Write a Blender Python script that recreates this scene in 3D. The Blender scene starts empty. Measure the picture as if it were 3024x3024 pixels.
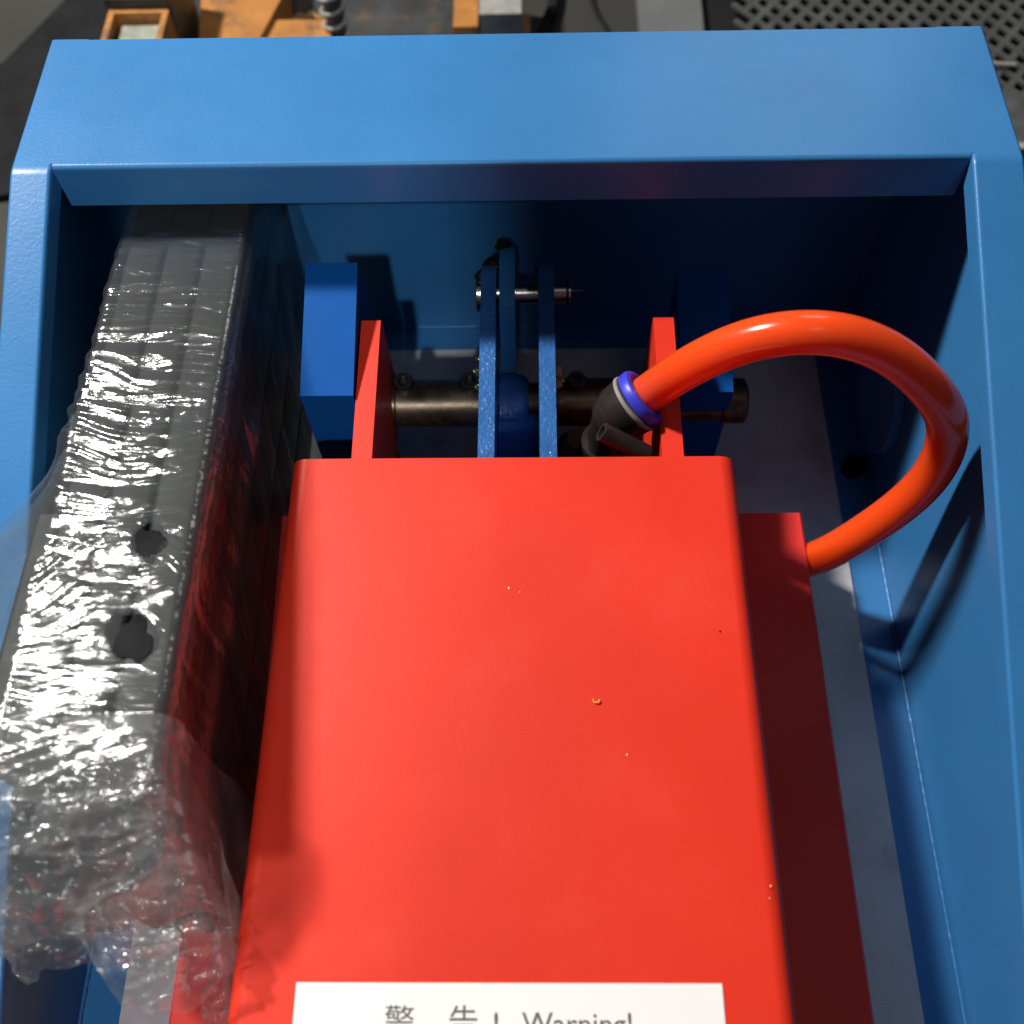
import bpy, bmesh, math, random
import numpy as np
from mathutils import Vector, Matrix, noise as mnoise

random.seed(7)
sc = bpy.context.scene
col = sc.collection

# ------------------------------------------------------------------ camera
cam_d = bpy.data.cameras.new("camera")
cam = bpy.data.objects.new("camera", cam_d)
col.objects.link(cam)
Rv = Vector((0.99980732, 0.00339674, -0.01933327))
Uv = Vector((0.00597339, 0.88555475, 0.46449661))
Fv = Vector((-0.01869845, 0.46452259, -0.88536384))
m = Matrix((Rv, Uv, -Fv)).transposed().to_4x4()
m.translation = Vector((0.0065, 0.0, 0.49))
cam.matrix_world = m
cam_d.sensor_width = 36
cam_d.lens = 36
cam_d.clip_start = 0.01
cam_d.clip_end = 60
cam_d.dof.use_dof = True
cam_d.dof.focus_distance = 0.42
cam_d.dof.aperture_fstop = 9.0
sc.camera = cam

# ------------------------------------------------------------------ light
world = bpy.data.worlds.new("World")
sc.world = world
world.use_nodes = True
bg = world.node_tree.nodes["Background"]
bg.inputs[0].default_value = (0.72, 0.80, 0.92, 1)
bg.inputs[1].default_value = 0.055

def aim(o, loc, tgt):
    o.location = loc
    d = Vector(tgt) - Vector(loc)
    o.rotation_euler = d.to_track_quat('-Z', 'Y').to_euler()

def lamp(name, kind, loc, tgt, energy, color, **kw):
    d = bpy.data.lights.new(name, kind)
    d.energy = energy
    d.color = color
    for k, v in kw.items():
        setattr(d, k, v)
    o = bpy.data.objects.new(name, d)
    col.objects.link(o)
    aim(o, loc, tgt)
    return o

lamp("key_lamp", 'AREA', (-1.32, 1.05, 1.95), (0, .2, .13), 88, (1, .96, .90), size=0.19)
lamp("back_lamp", 'AREA', (0.55, 2.0, 1.6), (0, .3, .15), 3.5, (1, .97, .93), size=0.7)
lamp("front_lamp", 'SPOT', (-.04, -1.10, 1.62), (-.62, .32, .12), 57, (.93, .97, 1), spot_size=math.radians(33.0), spot_blend=0.05, shadow_soft_size=0.03)
lamp("fill_lamp", 'AREA', (0.5, -0.6, 2.6), (0, .2, .1), 0.9, (.95, .98, 1), size=0.5)  # added fill light, not a known lamp of the workshop

sc.view_settings.view_transform = 'Standard'
sc.view_settings.look = 'None'
sc.view_settings.exposure = 0
sc.view_settings.gamma = 1
sc.render.engine = 'CYCLES'
sc.cycles.transparent_max_bounces = 24
sc.cycles.max_bounces = 8

# ------------------------------------------------------------------ materials
def mat(name, base, rough=.4, metal=0, peel=0, peel_scale=900, mottle=0, mottle_scale=30, coat=0, spec=.5, dirt=None, dirt_amt=.0, dirt_scale=60):
    M = bpy.data.materials.new(name)
    M.use_nodes = True
    nt = M.node_tree
    N, L = nt.nodes, nt.links
    b = N["Principled BSDF"]
    b.inputs["Roughness"].default_value = rough
    b.inputs["Metallic"].default_value = metal
    b.inputs["Specular IOR Level"].default_value = spec
    b.inputs["Coat Weight"].default_value = coat
    b.inputs["Coat Roughness"].default_value = .12
    tc = N.new("ShaderNodeTexCoord")
    src = None
    if mottle:
        n = N.new("ShaderNodeTexNoise")
        n.inputs["Scale"].default_value = mottle_scale
        n.inputs["Detail"].default_value = 6
        L.new(tc.outputs["Object"], n.inputs["Vector"])
        r = N.new("ShaderNodeValToRGB")
        r.color_ramp.elements[0].position = .3
        r.color_ramp.elements[1].position = .7
        a = [max(0, c * (1 - mottle)) for c in base]
        c2 = [min(1, c * (1 + mottle)) for c in base]
        r.color_ramp.elements[0].color = (*a, 1)
        r.color_ramp.elements[1].color = (*c2, 1)
        L.new(n.outputs["Fac"], r.inputs["Fac"])
        src = r.outputs["Color"]
        # roughness variation
        mr = N.new("ShaderNodeMapRange")
        mr.inputs["To Min"].default_value = max(.02, rough * .8)
        mr.inputs["To Max"].default_value = min(1, rough * 1.25)
        n2 = N.new("ShaderNodeTexNoise")
        n2.inputs["Scale"].default_value = mottle_scale * 2.3
        n2.inputs["Detail"].default_value = 8
        L.new(tc.outputs["Object"], n2.inputs["Vector"])
        L.new(n2.outputs["Fac"], mr.inputs["Value"])
        L.new(mr.outputs["Result"], b.inputs["Roughness"])
    if dirt:
        n3 = N.new("ShaderNodeTexNoise")
        n3.inputs["Scale"].default_value = dirt_scale
        n3.inputs["Detail"].default_value = 10
        n3.inputs["Roughness"].default_value = .7
        L.new(tc.outputs["Object"], n3.inputs["Vector"])
        r3 = N.new("ShaderNodeValToRGB")
        r3.color_ramp.elements[0].position = .52
        r3.color_ramp.elements[0].color = (0, 0, 0, 1)
        r3.color_ramp.elements[1].position = .68
        r3.color_ramp.elements[1].color = (dirt_amt,) * 3 + (1,)
        L.new(n3.outputs["Fac"], r3.inputs["Fac"])
        mx = N.new("ShaderNodeMixRGB")
        L.new(r3.outputs["Color"], mx.inputs["Fac"])
        if src:
            L.new(src, mx.inputs[1])
        else:
            mx.inputs[1].default_value = (*base, 1)
        mx.inputs[2].default_value = (*dirt, 1)
        src = mx.outputs["Color"]
    if src:
        L.new(src, b.inputs["Base Color"])
    else:
        b.inputs["Base Color"].default_value = (*base, 1)
    if peel:
        n = N.new("ShaderNodeTexNoise")
        n.inputs["Scale"].default_value = peel_scale
        n.inputs["Detail"].default_value = 3
        L.new(tc.outputs["Object"], n.inputs["Vector"])
        bp = N.new("ShaderNodeBump")
        bp.inputs["Strength"].default_value = peel
        bp.inputs["Distance"].default_value = .0006
        L.new(n.outputs["Fac"], bp.inputs["Height"])
        L.new(bp.outputs["Normal"], b.inputs["Normal"])
    return M

BLUE = mat("blue_powder_paint", (.036, .185, .44), .38, spec=.25, peel=.17, peel_scale=620, coat=.26, mottle=.05, mottle_scale=25)
BLUE.node_tree.nodes['Principled BSDF'].inputs['Coat Roughness'].default_value = .21
BLUE2 = mat("royal_blue_paint", (.002, .080, .33), .55, spec=.1, peel=.12, mottle=.05)
BLUE3 = mat("link_blue_paint", (.03, .13, .38), .25, peel=.85, peel_scale=520, mottle=.12, mottle_scale=60)
RED = mat("red_powder_paint", (.76, .034, .014), .46, spec=.3, peel=.07, peel_scale=800, mottle=.07, mottle_scale=11, dirt=(.72, .13, .09), dirt_amt=.10, dirt_scale=22)
REDD = mat("deep_red_paint", (.72, .038, .030), .42, peel=.18, mottle=.06, mottle_scale=20)
GREY = mat("grey_plate_paint", (.60, .59, .59), .5, peel=.4, peel_scale=500, mottle=.07, mottle_scale=40, dirt=(.25, .22, .2), dirt_amt=.35, dirt_scale=35)
HOSE = mat("orange_hose", (1.0, .085, .012), .2, coat=.3, mottle=.02)
HOSE.node_tree.nodes["Principled BSDF"].inputs["Subsurface Weight"].default_value = .7
HOSE.node_tree.nodes["Principled BSDF"].inputs["Subsurface Scale"].default_value = .014
HOSE.node_tree.nodes["Principled BSDF"].inputs["Subsurface Radius"].default_value = (1, .25, .05)
RING = mat("blue_plastic", (.045, .05, .62), .38)
BLACKP = mat("black_plastic", (.008, .007, .007), .45, spec=.3, peel=.1)
BRONZE = mat("oiled_steel", (.17, .13, .09), .36, metal=.9, mottle=.35, mottle_scale=90, dirt=(.03, .02, .012), dirt_amt=.8, dirt_scale=120, peel=.1)
STEEL = mat("bright_steel", (.62, .58, .52), .22, metal=1, mottle=.1, mottle_scale=200)
DSTEEL = mat("black_oxide_steel", (.035, .032, .03), .3, metal=.6, mottle=.2, mottle_scale=200)
TUBE = mat("black_steel_tube", (.009, .011, .012), .5, spec=.2, mottle=.3, mottle_scale=50)
GREASE = mat("green_grease", (.014, .020, .006), .3, mottle=.5, mottle_scale=300, coat=.4)
CLEARG = mat("pale_grease", (.25, .30, .2), .1, mottle=.4, mottle_scale=300, coat=.4)
CYLM = mat("cylinder_paint", (.02, .012, .013), .4, mottle=.2)
WHITE = mat("white_vinyl", (.90, .90, .89), .4, mottle=.01)
INK = mat("grey_ink", (.13, .115, .125), .6)
ORANGE = mat("orange_paint", (.40, .165, .035), .5, mottle=.2, mottle_scale=40, dirt=(.05, .04, .035), dirt_amt=.8, dirt_scale=45)
DARKM = mat("dark_greasy_metal", (.035, .038, .04), .5, mottle=.4, mottle_scale=40, dirt=(.25, .12, .03), dirt_amt=.35, dirt_scale=50)
GBLOCK = mat("rough_cast_grey", (.30, .29, .27), .6, mottle=.2, mottle_scale=120, peel=1, peel_scale=250)
GSLAB = mat("pale_grey_paint", (.12, .125, .13), .6, mottle=.08)
FLOOR = mat("workshop_floor", (.030, .029, .024), .8, mottle=.3, mottle_scale=6, dirt=(.03, .03, .03), dirt_amt=.7, dirt_scale=5)
RUBBER_SHADE = mat("black_rubber_shade", (.009, .0095, .011), .85, spec=.2, mottle=.3)  # cable rubber; also the painted dark of the floor shadow and tube holes
MESHM = mat("expanded_metal", (.075, .078, .078), .7, metal=.2, mottle=.3, mottle_scale=60)
PALEM = mat("worn_pale_metal", (.30, .30, .27), .5, mottle=.3, mottle_scale=60)
GLASSY = mat("silver_greenish", (.45, .48, .40), .35, metal=.5, mottle=.3, mottle_scale=60)
CHIP = mat("pale_chip", (.8, .6, .35), .5)
CHIPY = mat("yellow_shaving", (.8, .45, .08), .4)
SPECK = mat("dark_speck", (.05, .01, .01), .5)

def film_mat(name, haze, tint, bump, seed):
    M = bpy.data.materials.new(name)
    M.use_nodes = True
    nt = M.node_tree
    N, L = nt.nodes, nt.links
    for n in list(N):
        if n.type != 'OUTPUT_MATERIAL':
            N.remove(n)
    out = [n for n in N if n.type == 'OUTPUT_MATERIAL'][0]
    tc = N.new("ShaderNodeTexCoord")
    mp = N.new("ShaderNodeMapping")
    mp.inputs["Scale"].default_value = (.3, 1, 1)
    mp.inputs["Location"].default_value = (seed, seed * .3, 0)
    L.new(tc.outputs["Object"], mp.inputs["Vector"])
    n1 = N.new("ShaderNodeTexNoise")
    n1.inputs["Scale"].default_value = 130
    n1.inputs["Detail"].default_value = 5
    n1.inputs["Distortion"].default_value = 1.6
    L.new(mp.outputs[0], n1.inputs["Vector"])
    b = N.new("ShaderNodeBump")
    b.inputs["Strength"].default_value = bump
    b.inputs["Distance"].default_value = .0022
    L.new(n1.outputs["Fac"], b.inputs["Height"])
    tr = N.new("ShaderNodeBsdfTransparent")
    tr.inputs[0].default_value = (*tint, 1)
    gl = N.new("ShaderNodeBsdfGlossy")
    gl.inputs["Roughness"].default_value = .115
    L.new(b.outputs[0], gl.inputs["Normal"])
    df = N.new("ShaderNodeBsdfDiffuse")
    df.inputs[0].default_value = (.72, .75, .74, 1)
    L.new(b.outputs[0], df.inputs["Normal"])
    tl = N.new("ShaderNodeBsdfTranslucent")
    tl.inputs[0].default_value = (.7, .72, .72, 1)
    ad = N.new("ShaderNodeMixShader")
    ad.inputs[0].default_value = .4
    L.new(df.outputs[0], ad.inputs[1])
    L.new(tl.outputs[0], ad.inputs[2])
    m1 = N.new("ShaderNodeMixShader")
    m1.inputs[0].default_value = haze
    rn = N.new("ShaderNodeTexNoise")
    rn.noise_type = 'RIDGED_MULTIFRACTAL'
    rn.inputs["Scale"].default_value = 60
    rn.inputs["Detail"].default_value = 4
    rn.inputs["Distortion"].default_value = .8
    L.new(mp.outputs[0], rn.inputs["Vector"])
    rr = N.new("ShaderNodeMapRange")
    rr.inputs["From Min"].default_value = .95
    rr.inputs["From Max"].default_value = 1.75
    rr.inputs["To Min"].default_value = haze
    rr.inputs["To Max"].default_value = haze + .36
    L.new(rn.outputs["Fac"], rr.inputs["Value"])
    L.new(rr.outputs["Result"], m1.inputs[0])
    L.new(tr.outputs[0], m1.inputs[1])
    L.new(ad.outputs[0], m1.inputs[2])
    fr = N.new("ShaderNodeFresnel")
    fr.inputs["IOR"].default_value = 1.46
    L.new(b.outputs[0], fr.inputs["Normal"])
    mu = N.new("ShaderNodeMath")
    mu.operation = 'MULTIPLY'
    mu.use_clamp = True
    mu.inputs[1].default_value = 1.0
    L.new(fr.outputs[0], mu.inputs[0])
    mn = N.new("ShaderNodeMath")
    mn.operation = 'MINIMUM'
    mn.inputs[1].default_value = .13
    L.new(mu.outputs[0], mn.inputs[0])
    m2 = N.new("ShaderNodeMixShader")
    L.new(mn.outputs[0], m2.inputs[0])
    L.new(m1.outputs[0], m2.inputs[1])
    L.new(gl.outputs[0], m2.inputs[2])
    L.new(m2.outputs[0], out.inputs[0])
    return M

FILM1 = film_mat("stretch_film_inner", .05, (.96, .97, .96), .25, 0)
FILM2 = film_mat("stretch_film_outer", .035, (.97, .98, .97), .30, 3.3)

FILM3 = film_mat("loose_film", .12, (.97, .96, .96), .3, 5.1)

# ------------------------------------------------------------------ helpers
def tag(o, label=None, cat=None, group=None, kind=None):
    if label: o["label"] = label
    if cat: o["category"] = cat
    if group: o["group"] = group
    if kind: o["kind"] = kind
    return o

def thing(name, label, cat, loc=(0, 0, 0), group=None):
    o = bpy.data.objects.new(name, None)
    o.empty_display_size = .01
    col.objects.link(o)
    o.location = loc
    return tag(o, label, cat, group)

def origin(parent):
    v = Vector((0, 0, 0))
    while parent is not None:
        v += Vector(parent.location)
        parent = parent.parent
    return v

def finish(name, bm, material, parent=None, smooth=40, bevel=0, segs=2):
    """all shapes are given in place coordinates; the object is shifted to its parent's origin"""
    if bevel:
        bmesh.ops.bevel(bm, geom=[e for e in bm.edges if len(e.link_faces) == 2 and e.calc_face_angle(0) > .5],
                        offset=bevel, segments=segs, profile=.5, affect='EDGES', clamp_overlap=True)
    bmesh.ops.recalc_face_normals(bm, faces=bm.faces[:])
    off = origin(parent)
    if off.length:
        bmesh.ops.translate(bm, verts=bm.verts, vec=-off)
    me = bpy.data.meshes.new(name)
    bm.to_mesh(me)
    bm.free()
    me.materials.append(material)
    if smooth:
        for p in me.polygons:
            p.use_smooth = True
        me.set_sharp_from_angle(angle=math.radians(smooth))
    o = bpy.data.objects.new(name, me)
    col.objects.link(o)
    if parent: o.parent = parent
    if smooth and len(me.polygons) < 4000:
        wn = o.modifiers.new('wn', 'WEIGHTED_NORMAL')
        wn.keep_sharp = True
        wn.weight = 100
    return o

def add_box(bm, x0, x1, y0, y1, z0, z1):
    vs = [bm.verts.new((x, y, z)) for z in (z0, z1) for y in (y0, y1) for x in (x0, x1)]
    for f in ((0, 1, 3, 2), (4, 5, 7, 6), (0, 1, 5, 4), (2, 3, 7, 6), (0, 2, 6, 4), (1, 3, 7, 5)):
        bm.faces.new([vs[i] for i in f])

def box(name, x0, x1, y0, y1, z0, z1, material, parent=None, bevel=.0008):
    bm = bmesh.new()
    add_box(bm, x0, x1, y0, y1, z0, z1)
    return finish(name, bm, material, parent, bevel=bevel)

def add_prism(bm, pts, a0, a1, axis='x'):
    """closed polygon pts extruded between a0 and a1 along the axis"""
    def P(p, a):
        return {'x': (a, p[0], p[1]), 'y': (p[0], a, p[1]), 'z': (p[0], p[1], a)}[axis]
    A = [bm.verts.new(P(p, a0)) for p in pts]
    B = [bm.verts.new(P(p, a1)) for p in pts]
    n = len(pts)
    bm.faces.new(A)
    bm.faces.new(B[::-1])
    for i in range(n):
        bm.faces.new((A[i], A[(i + 1) % n], B[(i + 1) % n], B[i]))

def prism(name, pts, a0, a1, material, parent=None, axis='x', bevel=.0006, smooth=40):
    bm = bmesh.new()
    add_prism(bm, pts, a0, a1, axis)
    return finish(name, bm, material, parent, bevel=bevel, smooth=smooth)

def arc(cx, cy, r, a0, a1, n):
    return [(cx + r * math.cos(math.radians(a0 + (a1 - a0) * i / n)), cy + r * math.sin(math.radians(a0 + (a1 - a0) * i / n))) for i in range(n + 1)]

def frame_from(axis):
    a = Vector(axis).normalized()
    t = Vector((0, 0, 1)) if abs(a.z) < .9 else Vector((0, 1, 0))
    u = a.cross(t).normalized()
    return a, u, a.cross(u)

def add_lathe(bm, base, axis, prof, n=40):
    """prof: list of (distance along axis, radius); closed at both ends"""
    a, u, v = frame_from(axis)
    base = Vector(base)
    rings = []
    for d, r in prof:
        if r < 1e-6:
            rings.append([bm.verts.new(base + a * d)])
        else:
            rings.append([bm.verts.new(base + a * d + (u * math.cos(2 * math.pi * i / n) + v * math.sin(2 * math.pi * i / n)) * r) for i in range(n)])
    for A, B in zip(rings, rings[1:]):
        for i in range(n):
            j = (i + 1) % n
            if len(A) == 1 and len(B) == 1: continue
            if len(A) == 1: bm.faces.new((A[0], B[i], B[j]))
            elif len(B) == 1: bm.faces.new((A[i], B[0], A[j]))
            else: bm.faces.new((A[i], B[i], B[j], A[j]))

def lathe(name, base, axis, prof, material, parent=None, n=40, smooth=35):
    bm = bmesh.new()
    add_lathe(bm, base, axis, prof, n)
    return finish(name, bm, material, parent, smooth=smooth)

def add_tube(bm, pts, r, n=16, cap=True):
    pts = [Vector(p) for p in pts]
    rings = []
    prev = None
    for i, p in enumerate(pts):
        t = (pts[min(i + 1, len(pts) - 1)] - pts[max(i - 1, 0)]).normalized()
        if prev is None:
            _, u, _ = frame_from(t)
        else:
            u = (prev - t * prev.dot(t)).normalized()
        prev = u
        v = t.cross(u)
        rr = r[i] if isinstance(r, (list, tuple)) else r
        rings.append([bm.verts.new(p + (u * math.cos(2 * math.pi * k / n) + v * math.sin(2 * math.pi * k / n)) * rr) for k in range(n)])
    for A, B in zip(rings, rings[1:]):
        for k in range(n):
            bm.faces.new((A[k], A[(k + 1) % n], B[(k + 1) % n], B[k]))
    if cap:
        bm.faces.new(rings[0][::-1])
        bm.faces.new(rings[-1])

def catmull(P, k=10):
    P = [Vector(p) for p in P]
    P = [P[0] * 2 - P[1]] + P + [P[-1] * 2 - P[-2]]
    out = []
    for i in range(1, len(P) - 2):
        for j in range(k):
            t = j / k
            a, b, c, d = P[i - 1], P[i], P[i + 1], P[i + 2]
            out.append(.5 * ((2 * b) + (c - a) * t + (2 * a - 5 * b + 4 * c - d) * t * t + (3 * b - a - 3 * c + d) * t ** 3))
    out.append(P[-2])
    return out

# ------------------------------------------------------------------ setting
G = -.10
bm = bmesh.new()
add_prism(bm, [(-6, -4), (6, -4), (6, 8), (-6, 8)], G - .05, G, 'z')
tag(finish("ground", bm, FLOOR, smooth=0), kind="structure")

# ------------------------------------------------------------------ blue machine frame
TH = .0030
ZB = .1964
YN, YF = .3099, .3862
XL, XR = -.1836, .1800           # opening between the rails
SL = .365
frame = thing("machine_frame", "blue powder coated steel frame with a wide flat cross plate and two sloping side rails", "machine frame", (0, .3, G))

# cross plate with its folded lip facing the opening and back skirt
r = .0022
outer = [(YF, G)] + [(YF, ZB - .0004)] + [(YF - .0004, ZB)] + arc(YN + r, ZB - r, r, 90, 180, 6)[0:] + [(YN, .1758)]
inner = [(YN + TH * .8, .1758)] + [(YN + TH * .8, ZB - TH)] + [(YF - TH, ZB - TH)] + [(YF - TH, G)]
prism("cross_plate", outer + inner, XL, XR, BLUE, frame, bevel=0, smooth=50)

def rail(sgn, xi, xo):
    """top flange from inner x xi to outer x xo, bend, slope, inner lip and outer side wall"""
    # path of the top surface in YZ
    path = [(YF, ZB), (YN + .0026, ZB), (YN + .0020, ZB)]
    ang = math.atan(SL)
    R = .012
    cy, cz = YN + .001, ZB - R
    for i in range(9):
        a = math.pi / 2 + ang * i / 8
        path.append((cy + R * math.cos(a), cz + R * math.sin(a)))
    y1, z1 = path[-1]
    for yy in (.25, .15, .05, -.06, -.16):
        path.append((yy, z1 - (y1 - yy) * SL))
    # section in XZ (relative to the top surface): lip bottom, lip top bend, flange, outer bend, wall down to the ground
    rr = .0016
    d = 1 if sgn > 0 else -1
    sec = [(xi, -.0105)]
    for a in (180, 150, 120, 90):
        sec.append((xi + d * (rr + rr * math.cos(math.radians(a))), -rr + rr * math.sin(math.radians(a))))
    for a in (90, 60, 30, 0):
        sec.append((xo - d * (rr - rr * math.cos(math.radians(a))), -rr + rr * math.sin(math.radians(a))))
    bm = bmesh.new()
    rows = []
    for (y, z) in path:
        flat = y > YN + .0023
        row = [bm.verts.new(((xi if flat and k < 5 else x), y, z + (-.0002 * (4 - k) if flat and k < 5 else dz))) for k, (x, dz) in enumerate(sec)]
        row.append(bm.verts.new((xo, y, G)))
        rows.append(row)
    for A, B in zip(rows, rows[1:]):
        for i in range(len(A) - 1):
            bm.faces.new((A[i], A[i + 1], B[i + 1], B[i]))
    # give the sheet thickness towards the inside
    bmesh.ops.recalc_face_normals(bm, faces=bm.faces[:])
    up = sum((f.normal.z for f in bm.faces))
    if up < 0:
        bmesh.ops.reverse_faces(bm, faces=bm.faces[:])
    bmesh.ops.solidify(bm, geom=bm.faces[:], thickness=.0024)
    return finish("side_rail", bm, BLUE, frame, smooth=40)

rail(-1, XL, -.2002)
rail(1, XR, .2002)

def z_rail(y):
    return ZB - .0006 - max(0, (YN - y)) * SL

# inner side walls under the rails (deep well) + back wall + floor flanges
for s in (-1, 1):
    x = s * .1895
    ys = (.3820, -.16)
    pts = [(ys[0], 0), (ys[0], ZB - .004), (YN, ZB - .004), (ys[1], z_rail(ys[1]) - .005), (ys[1], 0)]
    prism("well_wall", pts, x, x + s * .004, BLUE, frame, bevel=.0004)
bw = box("back_wall", -.1930, .1930, .3810, .3850 - .0022, 0, ZB - .0035, BLUE, frame, .0003)
box("floor_flange", -.1893, .1893, .3640, .3812, -.004, .0015, BLUE, frame, .0004)
for s in (-1, 1):
    box("floor_flange", min(s * .172, s * .1893), max(s * .172, s * .1893), -.16, .3636, -.004, .0015, BLUE, frame, .0004)
box("base_plate", -.1715, .1715, -.16, .3632, -.003, .003, GREY, frame, .0005)
def bead(pts, r, name="weld_bead"):
    bm = bmesh.new()
    P = []
    n = int((Vector(pts[1]) - Vector(pts[0])).length / .002)
    R = []
    for i in range(n + 1):
        P.append(Vector(pts[0]).lerp(Vector(pts[1]), i / n))
        R.append(r * (.75 + .35 * abs(math.sin(i * 1.1)) + .2 * random.random()))
    add_tube(bm, P, R, 8)
    return finish(name, bm, BLUE, frame, smooth=60)
bead(((-.188, .3808, .0022), (.188, .3808, .0022)), .0009)
bead(((.1890, -.16, .0022), (.1890, .378, .0022)), .0010)
bead(((-.1890, -.16, .0022), (-.1890, .378, .0022)), .0010)
# rounded gusset disc on the right wall and the cap screw beside it
bm = bmesh.new()
add_lathe(bm, (.1893, .300, .045), (-1, 0, 0), [(0, 0), (0, .030), (.0035, .030), (.0045, .029), (.0045, 0)], 40)
finish("wall_boss", bm, BLUE, frame)
def socket_screw(parent, base, axis, r, h, name="cap_screw"):
    ri = r * .52
    return lathe(name, base, axis, [(0, 0), (0, r), (h * .85, r), (h, r * .86), (h, ri), (h * .45, ri * .98), (h * .42, 0)], DSTEEL, parent, 20)
socket_screw(frame, (.1815, .2809, .002), (0, 0, 1), .0058, .008)

bm = bmesh.new()
bmesh.ops.create_icosphere(bm, subdivisions=1, radius=.0008, matrix=Matrix.Translation((-.0427, .3006, .0032)))
bmesh.ops.create_icosphere(bm, subdivisions=1, radius=.0006, matrix=Matrix.Translation((.146, .10, .0032)))
finish('grit', bm, SPECK, frame)['kind'] = 'stuff'
# two lug blocks of the frame that carry the shaft
def yline(y, y0, z0):
    return z0 + (y - y0) * .27
for (x0, x1, ya, yb, za) in ((-.0905, -.0680, .2430, .3015, .1330), (.0756, .0990, .2655, .3240, .1005)):
    pts = [(ya, 0.003), (ya, za), (yb, yline(yb, ya, za)), (yb, .003)]
    prism("pivot_lug", pts, x0, x1, BLUE2, frame, bevel=.0005)

# ------------------------------------------------------------------ red cover with ears, deep red channel
arm = thing("red_lift_arm", "red steel box cover with two upright ears, on a wider darker red channel", "machine arm", (0, .05, .003))
ZR = .1327
bx0, bx1, by = -.0912, .0893, .2124
R = .0068
prof = [(bx0, .0570)] + arc(bx0 + R, ZR - R, R, 180, 90, 8) + arc(bx1 - R, ZR - R, R, 90, 0, 8) + [(bx1, .0570)]
t = .003
Ri = R - t
inn = [(bx1 - t, .0570)] + arc(bx1 - R, ZR - R, Ri, 0, 90, 6) + arc(bx0 + R, ZR - R, Ri, 90, 180, 6) + [(bx0 + t, .0570)]
prism("cover", prof + inn, -.16, by, RED, arm, axis='y', bevel=0, smooth=50)
ZC = .052
cx0, cx1 = -.1345, .1362
prof = [(cx0, .006), (cx0, ZC - .001), (cx0 + .001, ZC), (cx1 - .001, ZC), (cx1, ZC - .001), (cx1, .006)]
prism("base_channel", prof, -.16, .2285, REDD, arm, axis='y', bevel=.0002)
for s in (0, 1):
    x = (bx0, bx1)[s]
    bm = bmesh.new()
    add_box(bm, x - .0025, x + .0025, -.16, .2105, ZC + .0004, .0590)
    finish("seam_strip", bm, REDD, arm, bevel=.0006)
ear_pts = [(.2128, .1290), (.2820, .1335), (.2835, .1320), (.2870, .0900)] + arc(.2740, .080, .0150, 25, -90, 8) + [(.2400, .0560), (.2128, .0560)]
for x0, x1 in ((-.0672, -.0588), (.0602, .0690)):
    prism("ear", ear_pts, x0, x1, RED, arm, bevel=.0005)
# sticker with its printing
stick = box("warning_sticker", -.0691, .0659, -.085, .0186, ZR + .0001, ZR + .00035, WHITE, arm, 0)
stick["label"] = "white warning sticker"
def text(body, x, y, size, name):
    c = bpy.data.curves.new("t", 'FONT')
    c.body = body
    c.size = size
    c.extrude = .00006
    o = bpy.data.objects.new("t", c)
    col.objects.link(o)
    dg = bpy.context.evaluated_depsgraph_get()
    me = bpy.data.meshes.new_from_object(o.evaluated_get(dg))
    bpy.data.objects.remove(o)
    xs = [v.co.x for v in me.vertices]; ys = [v.co.y for v in me.vertices]
    ro = bpy.data.objects.new(name, me)
    me.materials.clear(); me.materials.append(INK)
    col.objects.link(ro)
    ro.parent = stick
    off = origin(stick)
    # x = left edge, y = top edge
    ro.location = Vector((x - min(xs), y - max(ys), ZR + .00045)) - off
    return ro, max(xs) - min(xs)
text("\u8b66", -.0403, .0122, .0098, "lettering")
text("\u544a", -.0200, .0122, .0098, "lettering")
text("!", -.0060, .0102, .0096, "lettering")
text("Warning!", .0027, .0103, .0092, "lettering")
# tiny chips and a shaving lying on the cover
sh = bmesh.new()
add_tube(sh, [(.0282, .1113, ZR + .0006), (.0286, .1102, ZR + .0006), (.0295, .1098, ZR + .0008), (.0303, .1101, ZR + .0010), (.0305, .1110, ZR + .0008)], .00028, 6)
tag(finish("metal_shaving", sh, CHIPY), "tiny curled yellow shaving lying on the red cover", "shaving")
chips = bmesh.new()
for (x, y, rr) in ((-.0021, .1548, .0004), (.0395, .0913, .0003), (.0846, .0478, .0003), (.0020, .1532, .0002), (.0838, .0440, .0002)):
    bmesh.ops.create_icosphere(chips, subdivisions=1, radius=rr, matrix=Matrix.Translation((x, y, ZR + .0002)) @ Matrix.Diagonal((1, 1.6, .4, 1)))
finish("paint_chip", chips, CHIP, arm)["kind"] = "stuff"
bmD = bmesh.new()
bmesh.ops.create_icosphere(bmD, subdivisions=1, radius=.0005, matrix=Matrix.Translation((.076, .1371, ZR)))
finish("speck", bmD, SPECK, arm)

# ------------------------------------------------------------------ pivot shaft
sh_y, sh_z = .2742, .0800
shaft = thing("pivot_shaft", "brown oiled steel pivot shaft running crosswise through the ears and blue lugs", "shaft", (0, sh_y, sh_z))
lathe("rod", (-.0965, sh_y, sh_z), (1, 0, 0), [(0, 0), (0, .0088), (.001, .0096), (.2045, .0096), (.2055, .0088), (.2055, 0)], BRONZE, shaft)
for x0, L_ in ((-.0575, .0410), (.0185, .0390)):
    lathe("sleeve", (x0, sh_y, sh_z), (1, 0, 0), [(0, .0097), (0, .0108), (.0008, .0114), (L_ - .0008, .0114), (L_, .0108), (L_, .0097)], BRONZE, shaft)
for x in (-.0530, -.0220, .0280):
    a = Vector((0, .35, .94))
    socket_screw(shaft, Vector((x, sh_y, sh_z)) + a * .0095, (0.02, -.25, .97), .0047, .0085)
socket_screw(shaft, (-.0626, .2571, .050), (0, -.1, 1), .0050, .010)
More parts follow.
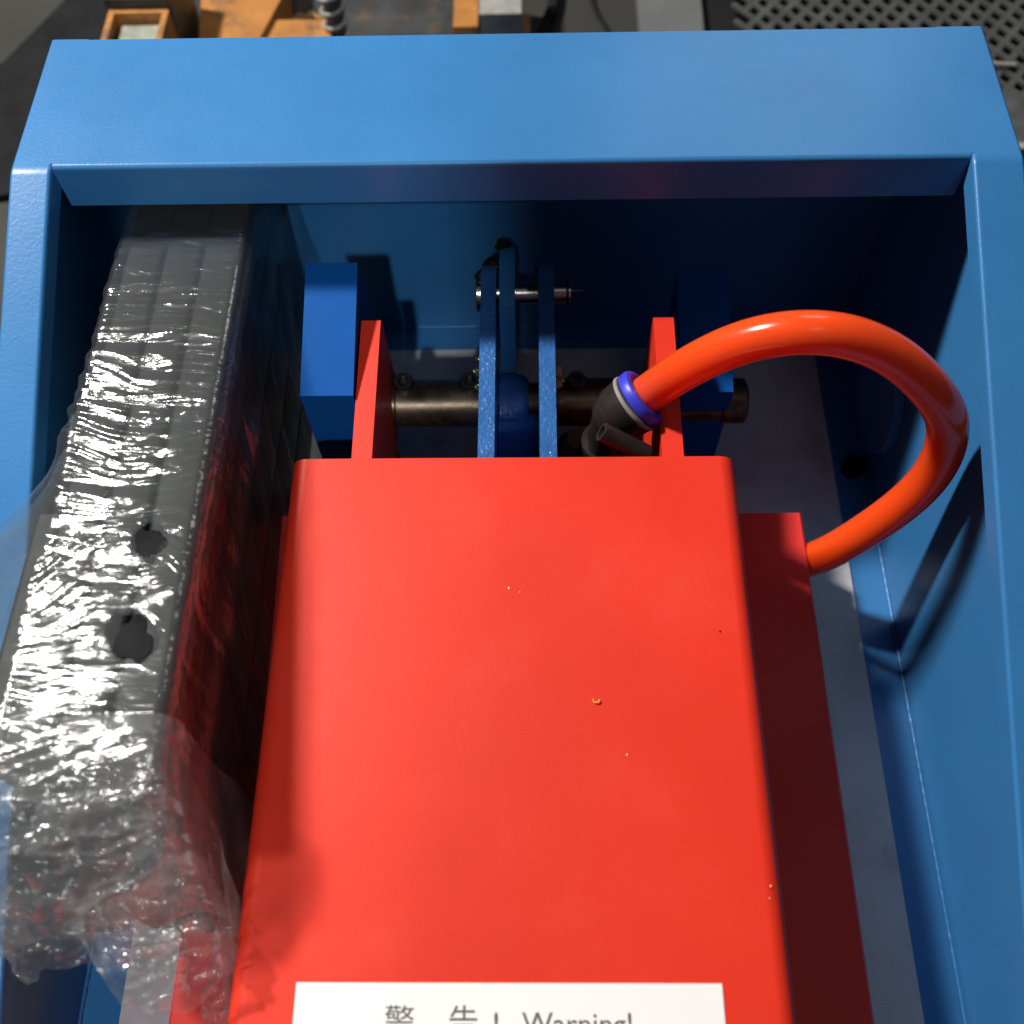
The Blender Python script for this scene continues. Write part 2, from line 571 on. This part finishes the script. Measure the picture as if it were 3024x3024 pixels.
lathe("shaft_collar", (.0975, sh_y, sh_z), (1, 0, 0), [(0, .0097), (0, .0108), (.0100, .0108), (.0108, .0100), (.0108, .0097)], BRONZE, shaft)

# ------------------------------------------------------------------ locking link
link = thing("locking_link", "blue two plate link on a bright pin, smeared with green grease", "link", (0, .30, .10))
py_, pz_ = .3172, .1090
def link_pts():
    top = [(.150, .1130), (.2124, .1175), (.262, .1200), (.300, .1215)]
    rnd = arc(py_, pz_, .0135, 105, -90, 14)
    return top + rnd + [(.290, .066), (.262, .058), (.150, .058)]
for x0, x1 in ((-.0160, -.0090), (.0104, .0176)):
    prism("link_plate", link_pts(), x0, x1, BLUE3, link, bevel=.0005)
prism("centre_arm", [(.302, .118), (.322, .124), (.336, .119), (.338, .108), (.296, .030), (.279, .030), (.291, .080)], -.0076, -.0003, BLUE, link, bevel=.0006)
pin = lathe("pin", (-.0172, py_, pz_), (1, 0, 0), [(0, 0), (0, .0052), (.043, .0052), (.0435, .0046), (.0435, 0)], STEEL, link)
lathe("pin_head", (-.0188, py_, pz_), (1, 0, 0), [(0, 0), (0, .0082), (.0004, .0088), (.0024, .0088), (.0026, .0082), (.0026, 0)], STEEL, link)
lathe("snap_ring", (.0236, py_, pz_), (1, 0, 0), [(0, .005), (0, .0066), (.0011, .0066), (.0011, .005)], DSTEEL, link)
lathe("split_pin", (.0262, py_, pz_ + .001), (1, -.1, .1), [(0, 0), (0, .0006), (.0055, .0006), (.0055, 0)], STEEL, link, 8)

def blob(name, cells, material, parent, seed):
    bm = bmesh.new()
    for (x, y, z, r_) in cells:
        q = bmesh.ops.create_icosphere(bm, subdivisions=3, radius=r_, matrix=Matrix.Translation((x, y, z)))
        for v in q["verts"]:
            n = mnoise.fractal(v.co * 260 + Vector((seed, 0, 0)), 1, 2, 4)
            c = Vector((x, y, z))
            v.co = c + (v.co - c) * (1 + .6 * n)
            v.co.z = z + (v.co.z - z) * .6
    return finish(name, bm, material, parent, smooth=60)
rnd = random.Random(5)
cells = [(-.0125 + rnd.uniform(-.003, .003), .318 + rnd.uniform(-.002, .010), .1195 + rnd.uniform(-.001, .001), rnd.uniform(.0020, .0034)) for _ in range(5)]
blob("grease_smear", cells, GREASE, link, 1)
cells = [(-.004 + rnd.uniform(-.004, .003), .328 + rnd.uniform(-.006, .010), .1175 + rnd.uniform(-.002, .002), rnd.uniform(.0022, .0036)) for _ in range(6)]
blob("grease_smear", cells, GREASE, link, 2)
cells = [(.013 + rnd.uniform(-.003, .003), .316 + rnd.uniform(-.004, .009), .1200 + rnd.uniform(-.001, .001), rnd.uniform(.0016, .0026)) for _ in range(4)]
blob("grease_smear", cells, GREASE, link, 3)
blob("grease_smear", [(.0075, .3160, .1140, .0018), (.0088, .3170, .1130, .0018), (.0064, .3150, .1142, .0012)], GREASE, link, 4)
blob("grease_smear", [(-.0164, .2760, .112, .0026), (-.0170, .272, .109, .0024), (-.0172, .267, .104, .0020)], GREASE, link, 5)
blob("grease_smear", [(.0180, .2690, .1135, .0026), (.0186, .264, .110, .0022), (.0190, .258, .106, .0018), (.0205, .266, .110, .0012)], CLEARG, link, 6)

# ------------------------------------------------------------------ hydraulic cylinder under the cover
hyd = thing("hydraulic_cylinder", "dark hydraulic cylinder with a blue rod eye, between the two link plates", "cylinder", (0, .23, .045))
bm = bmesh.new()
add_lathe(bm, (-.0086, .2742, .076), (1, 0, 0), [(0, .0100), (0, .0150), (.0008, .0158), (.0105, .0158), (.0140, .0138), (.0150, .0100)], 48)
finish("rod_eye", bm, BLUE3, hyd)
prism("eye_neck", [(.258, .088), (.288, .070), (.288, .050), (.262, .028), (.244, .036), (.244, .070)], -.0086, .0100, BLUE3, hyd, bevel=.004)
lathe("barrel", (.0005, .262, .040), (0, -1, 0), [(0, 0), (0, .016), (.003, .019), (.10, .019), (.42, .019), (.42, 0)], CYLM, hyd, 48)

# ------------------------------------------------------------------ pneumatic fitting
FITM = mat("brown_fitting", (.024, .018, .016), .42, metal=.2, mottle=.25, mottle_scale=90)
ax = Vector((.74, .27, .61)).normalized()
rc = Vector((0.0527, 0.2403, 0.133))
fit = thing("push_fitting", "black plastic air fitting with blue ring holding the upper end of the orange hose", "air fitting", tuple(rc - ax * .03))
lathe("release_ring", rc - ax * .0024, ax, [(0, .0080), (0, .0118), (.0008, .0130), (.0034, .0132), (.0048, .0124), (.0053, .0106), (.0040, .0081)], RING, fit, 56)
lathe("collet_rim", rc - ax * .0046, ax, [(0, .009), (0, .0130), (.0004, .0134), (.0014, .0134), (.0018, .0130), (.0018, .009)], PALEM, fit, 56)
lathe("body", rc - ax * .0135, ax, [(0, 0), (0, .0115), (.002, .0124), (.0082, .0130), (.0090, .0124), (.0090, 0)], FITM, fit, 48)
bm = bmesh.new()
bmesh.ops.create_uvsphere(bm, u_segments=32, v_segments=20, radius=.0118, matrix=Matrix.Translation(rc - ax * .0115))
finish("elbow", bm, FITM, fit)
e0 = rc - ax * .0115 + Vector((-.002, 0, 0))
lathe("stem", e0, Vector((-.12, .0, -1)), [(0, 0), (0, .0090), (.022, .0090), (.022, .0108), (.050, .0108), (.050, 0)], FITM, fit, 32)
lathe("nipple", (.0350, .2210, .1380), Vector((.0190, -.0050, -.0100)), [(.002, 0), (.002, .0025), (0, .0027), (0, .0039), (.0006, .0042), (.022, .0042), (.022, 0)], FITM, fit, 28)
lathe("port_nut", (.0300, .2540, .0800), Vector((.05, -.15, -1)), [(0, 0), (0, .0065), (.004, .0095), (.006, .0118), (.035, .0118), (.035, 0)], mat("dull_nut", (.2, .18, .165), .3, metal=.7, mottle=.2), fit, 36)

# ------------------------------------------------------------------ orange air hose
HP = [rc - ax * .004, rc + ax * .006, (0.0678, 0.2338, 0.1650), (0.0850, 0.2329, 0.1820), (0.1022, 0.2299, 0.1910), (0.1214, 0.2292, 0.1900), (0.1439, 0.2279, 0.1780), (0.1626, 0.2216, 0.1600), (0.1730, 0.2197, 0.1440), (0.1762, 0.2142, 0.1200), (0.1697, 0.2108, 0.0940), (0.1560, 0.2083, 0.0680), (0.1434, 0.2071, 0.0450), (.1330, .2100, .0340)]
bm = bmesh.new()
P = catmull(HP, 12)
for _ in range(90):
    P = [P[0]] + [P[i] * .5 + (P[i - 1] + P[i + 1]) * .25 for i in range(1, len(P) - 1)] + [P[-1]]
add_tube(bm, P, .0081, 32)
tag(finish("air_hose", bm, HOSE, smooth=80), "glossy orange air hose looping from the black fitting to the dark red channel", "air hose")

# ------------------------------------------------------------------ wrapped tube bundle
bundle = thing("wrapped_tube_bundle", "bundle of black steel tubes wrapped in crumpled clear stretch film, along the left rail", "wrapped bundle", (-.149, .2, .003))
def tube_mesh(w, h, L_, t):
    bm = bmesh.new()
    r = .0022
    def rr(w, h, r):
        pts = []
        for (cx, cz, a) in ((w / 2 - r, h / 2 - r, 0), (-w / 2 + r, h / 2 - r, 90), (-w / 2 + r, -h / 2 + r, 180), (w / 2 - r, -h / 2 + r, 270)):
            pts += arc(cx, cz, r, a, a + 90, 4)
        return pts
    O = rr(w, h, r); I = rr(w - 2 * t, h - 2 * t, r * .6)
    n = len(O)
    vs = [[bm.verts.new((p[0], y, p[1])) for p in prof] for prof, y in ((O, 0), (O, L_), (I, 0), (I, L_))]
    for i in range(n):
        j = (i + 1) % n
        bm.faces.new((vs[0][i], vs[0][j], vs[1][j], vs[1][i]))
        bm.faces.new((vs[2][i], vs[3][i], vs[3][j], vs[2][j]))
        bm.faces.new((vs[0][i], vs[2][i], vs[2][j], vs[0][j]))
        bm.faces.new((vs[1][i], vs[1][j], vs[3][j], vs[3][i]))
    bmesh.ops.recalc_face_normals(bm, faces=bm.faces[:])
    me = bpy.data.meshes.new("steel_tube")
    bm.to_mesh(me); bm.free()
    me.materials.append(TUBE)
    for p in me.polygons: p.use_smooth = True
    me.set_sharp_from_angle(angle=math.radians(40))
    return me
tm = tube_mesh(.0158, .0326, .305, .002)
tr_ = random.Random(11)
for row in range(5):
    for c in range(3):
        o = bpy.data.objects.new("steel_tube", tm)
        col.objects.link(o)
        o.parent = bundle
        x = -.1513 + c * .0161 - (0 if row == 4 else .002)
        z = .0250 + row * .0329
        y = .063 if row == 4 else .062 - tr_.uniform(0, .006)
        if row == 4: y += (.0, .0, .004)[c]
        if row < 2: y = .044 - .004 * c
        if row == 2: y = (.030, .034, .048)[c]
        if row == 3: y = (.040, .046, .056)[c]
        o.location = Vector((x, y, z)) - Vector(bundle.location)

tm2 = tube_mesh(.0140, .0326, .090, .002)
for k, (x, z) in enumerate(((-.1668, .1452), (-.1668, .1123))):
    o = bpy.data.objects.new("steel_tube", tm2)
    col.objects.link(o)
    o.parent = bundle
    o.location = Vector((x, .066 - .004 * k, z)) - Vector(bundle.location)
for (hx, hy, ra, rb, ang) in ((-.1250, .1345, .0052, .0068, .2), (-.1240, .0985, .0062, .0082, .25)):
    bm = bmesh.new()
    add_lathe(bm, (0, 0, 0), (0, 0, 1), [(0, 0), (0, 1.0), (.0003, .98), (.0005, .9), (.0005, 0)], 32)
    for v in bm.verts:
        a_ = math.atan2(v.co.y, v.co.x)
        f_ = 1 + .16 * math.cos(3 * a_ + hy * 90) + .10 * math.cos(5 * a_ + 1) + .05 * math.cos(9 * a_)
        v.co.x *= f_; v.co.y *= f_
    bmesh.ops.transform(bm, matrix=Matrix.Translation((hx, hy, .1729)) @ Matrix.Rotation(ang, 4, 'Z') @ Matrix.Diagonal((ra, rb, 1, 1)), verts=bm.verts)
    finish("dark_hole_disc", bm, RUBBER_SHADE, bundle)  # black disc on the tube top, painted dark of an uncut hole
bundle.rotation_euler = (-.095, 0, .03)
# --- film: vectorised value noise
def vnoise(x, y, z, seed):
    def h(i, j, k):
        n = (i * 374761393 + j * 668265263 + k * 2147483647 + seed * 1274126177) & 0xffffffff
        n = ((n ^ (n >> 13)) * 1274126177) & 0xffffffff
        return ((n ^ (n >> 16)) & 0xffff) / 65535.0 * 2 - 1
    xi, yi, zi = np.floor(x).astype(np.int64), np.floor(y).astype(np.int64), np.floor(z).astype(np.int64)
    fx, fy, fz = x - xi, y - yi, z - zi
    s = lambda t: t * t * t * (t * (t * 6 - 15) + 10)
    fx, fy, fz = s(fx), s(fy), s(fz)
    def L(a, b, t): return a + (b - a) * t
    return L(L(L(h(xi, yi, zi), h(xi + 1, yi, zi), fx), L(h(xi, yi + 1, zi), h(xi + 1, yi + 1, zi), fx), fy),
             L(L(h(xi, yi, zi + 1), h(xi + 1, yi, zi + 1), fx), L(h(xi, yi + 1, zi + 1), h(xi + 1, yi + 1, zi + 1), fx), fy), fz)
def ridged(x, y, z, seed, oct=4):
    a, tot = 1.0, 0
    for o in range(oct):
        tot = tot + a * (1 - np.abs(vnoise(x, y, z, seed + o)) * 2)
        x, y, z, a = x * 2.03 + 1.7, y * 2.03 + 4.1, z * 2.03, a * .5
    return tot

def sstep(a, b, x):
    t = np.clip((x - a) / (b - a), 0, 1)
    return t * t * (3 - 2 * t)

def film(name, off, seed, material, y_end, amp, side_drop, y_start=.382, loose=1.0, NV=560):
    sec = [(-.1610, .085), (-.1610, .1745), (-.1098, .1745), (-.1094, .143), (-.1080, .10), (-.1010, side_drop)]
    P = np.array(sec)
    seg = np.linalg.norm(np.diff(P, axis=0), axis=1)
    cum = np.concatenate([[0], np.cumsum(seg)])
    NU = 330
    s = np.linspace(0, cum[-1], NU)
    def at(s):
        s = np.clip(s, 0, cum[-1])
        return np.stack([np.interp(s, cum, P[:, 0]), np.interp(s, cum, P[:, 1])], -1)
    Q = sum(at(s + d) for d in (-.0015, 0, .0015)) / 3
    T = np.gradient(Q, axis=0); T /= np.linalg.norm(T, axis=1)[:, None]
    Nn = np.stack([-T[:, 1], T[:, 0]], -1)
    v = np.linspace(0, 1, NV)
    U2, V2 = np.meshgrid(np.arange(NU), v, indexing='ij')
    sx = s[U2]
    O = sx * 0
    endy = y_end + .018 * vnoise(sx * 22, O, O + seed, 77) + .003 * vnoise(sx * 160, O, O + seed, 78)
    Y = y_start + (endy - y_start) * V2
    X = Q[U2, 0]; Z = Q[U2, 1]
    nx = Nn[U2, 0]; nz = Nn[U2, 1]
    near = sstep(.32, .20, Y)             # crumpling grows towards the viewer
    tail = sstep(.066, .022, Y)
    left = 1 - sstep(cum[1] - .004, cum[1] + .012, sx)      # the side by the rail
    right = sstep(cum[2], cum[2] + .006, sx)
    low = sstep(cum[3] - .002, cum[3] + .01, sx)
    wx = vnoise(sx * 30, Y * 30, O + seed, 5) * .012
    wy = vnoise(sx * 25, Y * 25, O + seed, 6) * .012
    fold = ridged((sx + wx) * 11, (Y + wy) * 120, O + seed, seed, 3)
    cr = ridged((sx + wy) * 45, (Y + wx) * 80, O + seed * 1.7, seed + 20, 3)
    zone = np.clip(.55 + 1.1 * vnoise(sx * 25, Y * 22, O, seed + 44), .12, 1.3)
    big = vnoise(sx * 26, Y * 34, O + seed, seed + 40)
    k = near * (1 - .5 * right) * (1 - .4 * low)
    d = off + amp * (.0003 + k * (.00075 * fold + .00030 * zone * cr + .00075 * (big + 1)))
    # taut pull lines running obliquely across
    q = Y + sx * .42 + .004 * vnoise(sx * 20, O, O, seed + 50)
    pull = np.clip(vnoise(O, q * 75, O, seed + 52) - .35, 0, 1)
    d = d + .0011 * pull * (1 - .6 * near)
    d = d + low * .0016 * (vnoise(sx * 9, Y * 70 + sx * 45, O, seed + 51) + 1)
    X = X + nx * d
    Z = Z + nz * d
    # the left side is pulled out into a tent where the rail gets low
    w = np.clip((cum[1] - sx) / (cum[1] - cum[0]), 0, 1)
    bul = np.clip((.218 - Y) / .085, 0, 1.3)
    X = X - bul * .027 * np.minimum(1, w * 2.6) * (1 + .12 * vnoise(sx * 10, Y * 60, O, seed + 71))
    Z = Z + np.minimum(bul, 1) * np.minimum(w, .385) * .070 + bul * left * .0012 * vnoise(sx * 40, Y * 90, O, seed + 72)
    # loose tail beyond the tube ends
    cxm = -.134
    X = X + tail * (-(X - cxm) * .10 + loose * (  .010 * vnoise(sx * 18, Y * 24, O + seed, seed + 60) + .0012 * vnoise(sx * 70, Y * 90, O + seed, seed + 63)))
    Z = Z - tail * (.050 * np.clip((.070 - Y) / .055, 0, 1.4)) * (Z / .17) + tail * loose * (.011 * vnoise(sx * 20, Y * 26, O, seed + 61) + .0042 * cr + .0020 * fold)
    Yd = Y + tail * .008 * vnoise(sx * 40, Y * 20, O, seed + 62)
    co = np.stack([X, Yd, Z], -1) - np.array(bundle.location)
    idx = np.arange(NU * NV).reshape(NU, NV)
    F = np.stack([idx[:-1, :-1], idx[1:, :-1], idx[1:, 1:], idx[:-1, 1:]], -1).reshape(-1, 4)
    cxs = X[:-1, :-1].ravel(); cys = Yd[:-1, :-1].ravel(); czs = Z[:-1, :-1].ravel()
    nz_ = vnoise(cxs * 260, cys * 260, cxs * 0, 91) * .30
    keep = np.ones(len(F), bool)
    for (hx, hy, hz, ra, rb, ang) in HOLES:
        dx, dy = cxs - hx, cys - hy
        c_, s_ = math.cos(ang), math.sin(ang)
        qq = ((dx * c_ + dy * s_) / ra) ** 2 + ((-dx * s_ + dy * c_) / rb) ** 2
        keep &= ~((qq < (1 + nz_)) & (np.abs(czs - hz) < .04))
    F = F[keep]
    me = bpy.data.meshes.new(name)
    me.from_pydata(co.reshape(-1, 3).tolist(), [], F.tolist())
    me.materials.append(material)
    for p in me.polygons: p.use_smooth = True
    me.update()
    o = bpy.data.objects.new(name, me)
    col.objects.link(o)
    o.parent = bundle
    return o
HOLES = [(-.1245, .1345, .175, .0065, .0068, .3), (-.1235, .0985, .175, .0105, .0072, -.75), (-.1480, .0470, .12, .0090, .0065, -.8)]
film("stretch_film", .0004, 3, FILM1, .014, .9, .030)
film("stretch_film", .0014, 8, FILM2, .016, 1.25, .050)
film("film_tail", .0040, 15, FILM3, .006, 1.3, .040, y_start=.070, loose=1.5, NV=130)
film("film_tail", -.0060, 23, FILM3, .000, 1.3, .060, y_start=.064, loose=1.7, NV=130)

# ------------------------------------------------------------------ orange machine behind
om = thing("orange_machine", "worn orange machine with dark greasy parts behind the blue cross plate, left", "machine", (-.2, .76, G))
def hollow(name, x0, x1, y0, y1, z0, z1, t, material, parent):
    bm = bmesh.new()
    add_box(bm, x0, x1, y0, y0 + t, z0, z1); add_box(bm, x0, x1, y1 - t, y1, z0, z1)
    add_box(bm, x0, x0 + t, y0 + t, y1 - t, z0, z1); add_box(bm, x1 - t, x1, y0 + t, y1 - t, z0, z1)
    return finish(name, bm, material, parent, bevel=.0008)
hollow("socket", -.3070, -.2620, .6430, .6880, G, -.008, .0045, ORANGE, om)
box("socket_core", -.2985, -.2705, .651, .680, G, -.016, GLASSY, om, .003)
box("socket_back", -.3090, -.2600, .6885, .740, G, .000, DARKM, om, .004)
lathe("orange_cap", (-.2880, .722, .0005), (0, 0, 1), [(0, 0), (0, .022), (.008, .022), (.010, .020), (.010, 0)], ORANGE, om, 36)
prism("side_plate", [(-.262, .79), (-.268, .82), (-.232, .88), (-.21, .88), (-.19, .76), (-.205, .700), (-.2520, .700)], -.085, -.045, ORANGE, om, axis='z', bevel=.002)
box("cross_bar", -.2045, -.1500, .690, .730, -.085, -.050, ORANGE, om, .003)
box("greasy_deck", -.262, -.030, .740, .92, G + .004, -.080, DARKM, om, .003)
bm = bmesh.new()
q = random.Random(3)
for i in range(46):
    bmesh.ops.create_icosphere(bm, subdivisions=1, radius=q.uniform(.0012, .004), matrix=Matrix.Translation((q.uniform(-.20, -.155), q.uniform(.738, .775), -.078)) @ Matrix.Diagonal((1.3, 1, .6, 1)))
tag(finish("swarf", bm, mat("swarf", (.55, .32, .12), .3, metal=.5, mottle=.4, mottle_scale=80), om), kind="stuff")
box("front_ledge", -.122, -.052, .770, .800, -.0985, -.086, ORANGE, om, .003)
box("rear_post", -.090, -.080, .800, .835, -.079, -.050, ORANGE, om, .002)
box("rear_post", -.078, -.066, .812, .86, -.079, -.060, ORANGE, om, .002)
box("upright_plate", -.0530, -.0335, .716, .800, G + .002, -.048, ORANGE, om, .002)
box("foot", -.0335, .0080, .745, .785, G + .002, -.088, ORANGE, om, .002)
box("cast_block", -.0325, .0010, .728, .800, -.085, -.046, GBLOCK, om, .005)
bm = bmesh.new()
pts = [(-.1465 + .0095 * math.cos(t_ * .35), .722 + .0095 * math.sin(t_ * .35), -.080 + t_ * .35 / (2 * math.pi) * .0125) for t_ in range(120)]
add_tube(bm, pts, .0017, 10)
finish("coil_spring", bm, PALEM, om, smooth=70)
lathe("spring_core", (-.1465, .722, G + .002), (0, 0, 1), [(0, 0), (0, .0072), (.09, .0072), (.092, .006), (.092, 0)], DARKM, om, 20)
box("spring_seat", -.166, -.124, .700, .748, G + .001, -.0805, DARKM, om, .002)

tag(prism("floor_shadow_sheet", [(-.56, .62), (-.56, .70), (-.44, .74), (-.395, .84), (-.34, 1.0), (-.28, 1.0), (-.31, .74), (-.33, .70), (-.345, .60), (-.42, .585)], G + .001, G + .006, RUBBER_SHADE, axis='z', bevel=.001),  # dark sheet laid where a shadow falls on the floor
    "dark sheet in place of a shadow on the floor at the far left", "shadow sheet")
bm = bmesh.new()
add_tube(bm, catmull([(.02, .70, G + .006), (.018, .76, G + .006), (.030, .82, G + .006), (.025, .95, G + .006)], 8), .0055, 12)
tag(finish("black_cable", bm, RUBBER_SHADE), "thick black cable on the floor just right of the orange machine", "cable")
bm = bmesh.new()
add_tube(bm, catmull([(.085, .70, G + .003), (.075, .77, G + .003), (.062, .82, G + .003), (.055, .95, G + .003)], 8), .002, 10)
tag(finish("thin_cable", bm, RUBBER_SHADE), "thin dark cable on the floor left of the pale grey slab", "cable")
tag(prism("grey_slab", [(.1000, .74), (.1535, .735), (.1590, .95), (.1020, .95)], G + .0006, -.088, GSLAB, axis='z', bevel=.002),
    "pale grey painted steel slab on the floor behind the middle of the cross plate", "slab")

# expanded metal platform right
plat = thing("mesh_platform", "dark expanded metal platform with diamond openings behind the right corner", "platform", (.4, .8, G))
box("platform_edge", .330, .62, .615, .672, G + .002, -.080, MESHM, plat, .002)
box("edge_strip", .332, .62, .6085, .6145, G + .002, -.079, PALEM, plat, .001)
box("dark_tray", .162, .90, .6725, 1.15, G + .001, G + .004, RUBBER_SHADE, plat, .0005)
bm = bmesh.new()
px, pyy = .0175, .0215
w = .0054
x0, x1, y0, y1 = .190, .62, .674, 1.0
def strand(a, b):
    a, b = Vector(a), Vector(b)
    d = (b - a).normalized()
    n = Vector((-d.y, d.x, 0)) * w / 2
    h = Vector((0, 0, .0035))
    vs = [bm.verts.new(p) for p in (a - n, a + n + h * .5, b + n + h * .5, b - n, a - n + h, a + n + h * 1.2, b + n + h * 1.2, b - n + h)]
    for f in ((4, 5, 6, 7), (0, 1, 5, 4), (2, 3, 7, 6), (1, 2, 6, 5), (0, 3, 7, 4)):
        bm.faces.new([vs[i] for i in f])
nx_, ny_ = int((x1 - x0) / px), int((y1 - y0) / pyy)
for j in range(ny_ * 2):
    for i in range(nx_):
        xa = x0 + i * px + (px / 2 if j % 2 else 0)
        ya = y0 + j * pyy / 2
        za = G + .010
        strand((xa, ya, za), (xa + px / 2, ya + pyy / 2, za))
        strand((xa, ya, za), (xa - px / 2, ya + pyy / 2, za))
tag(finish("diamond_mesh", bm, MESHM, plat, smooth=0), kind="stuff")
bm = bmesh.new()
add_tube(bm, catmull([(.268, .735, G + .018), (.30, .722, G + .019), (.345, .712, G + .018), (.40, .705, G + .018)], 6), .0016, 8)
tag(finish("loose_wire", bm, PALEM), "thin pale wire lying on the mesh platform", "wire")
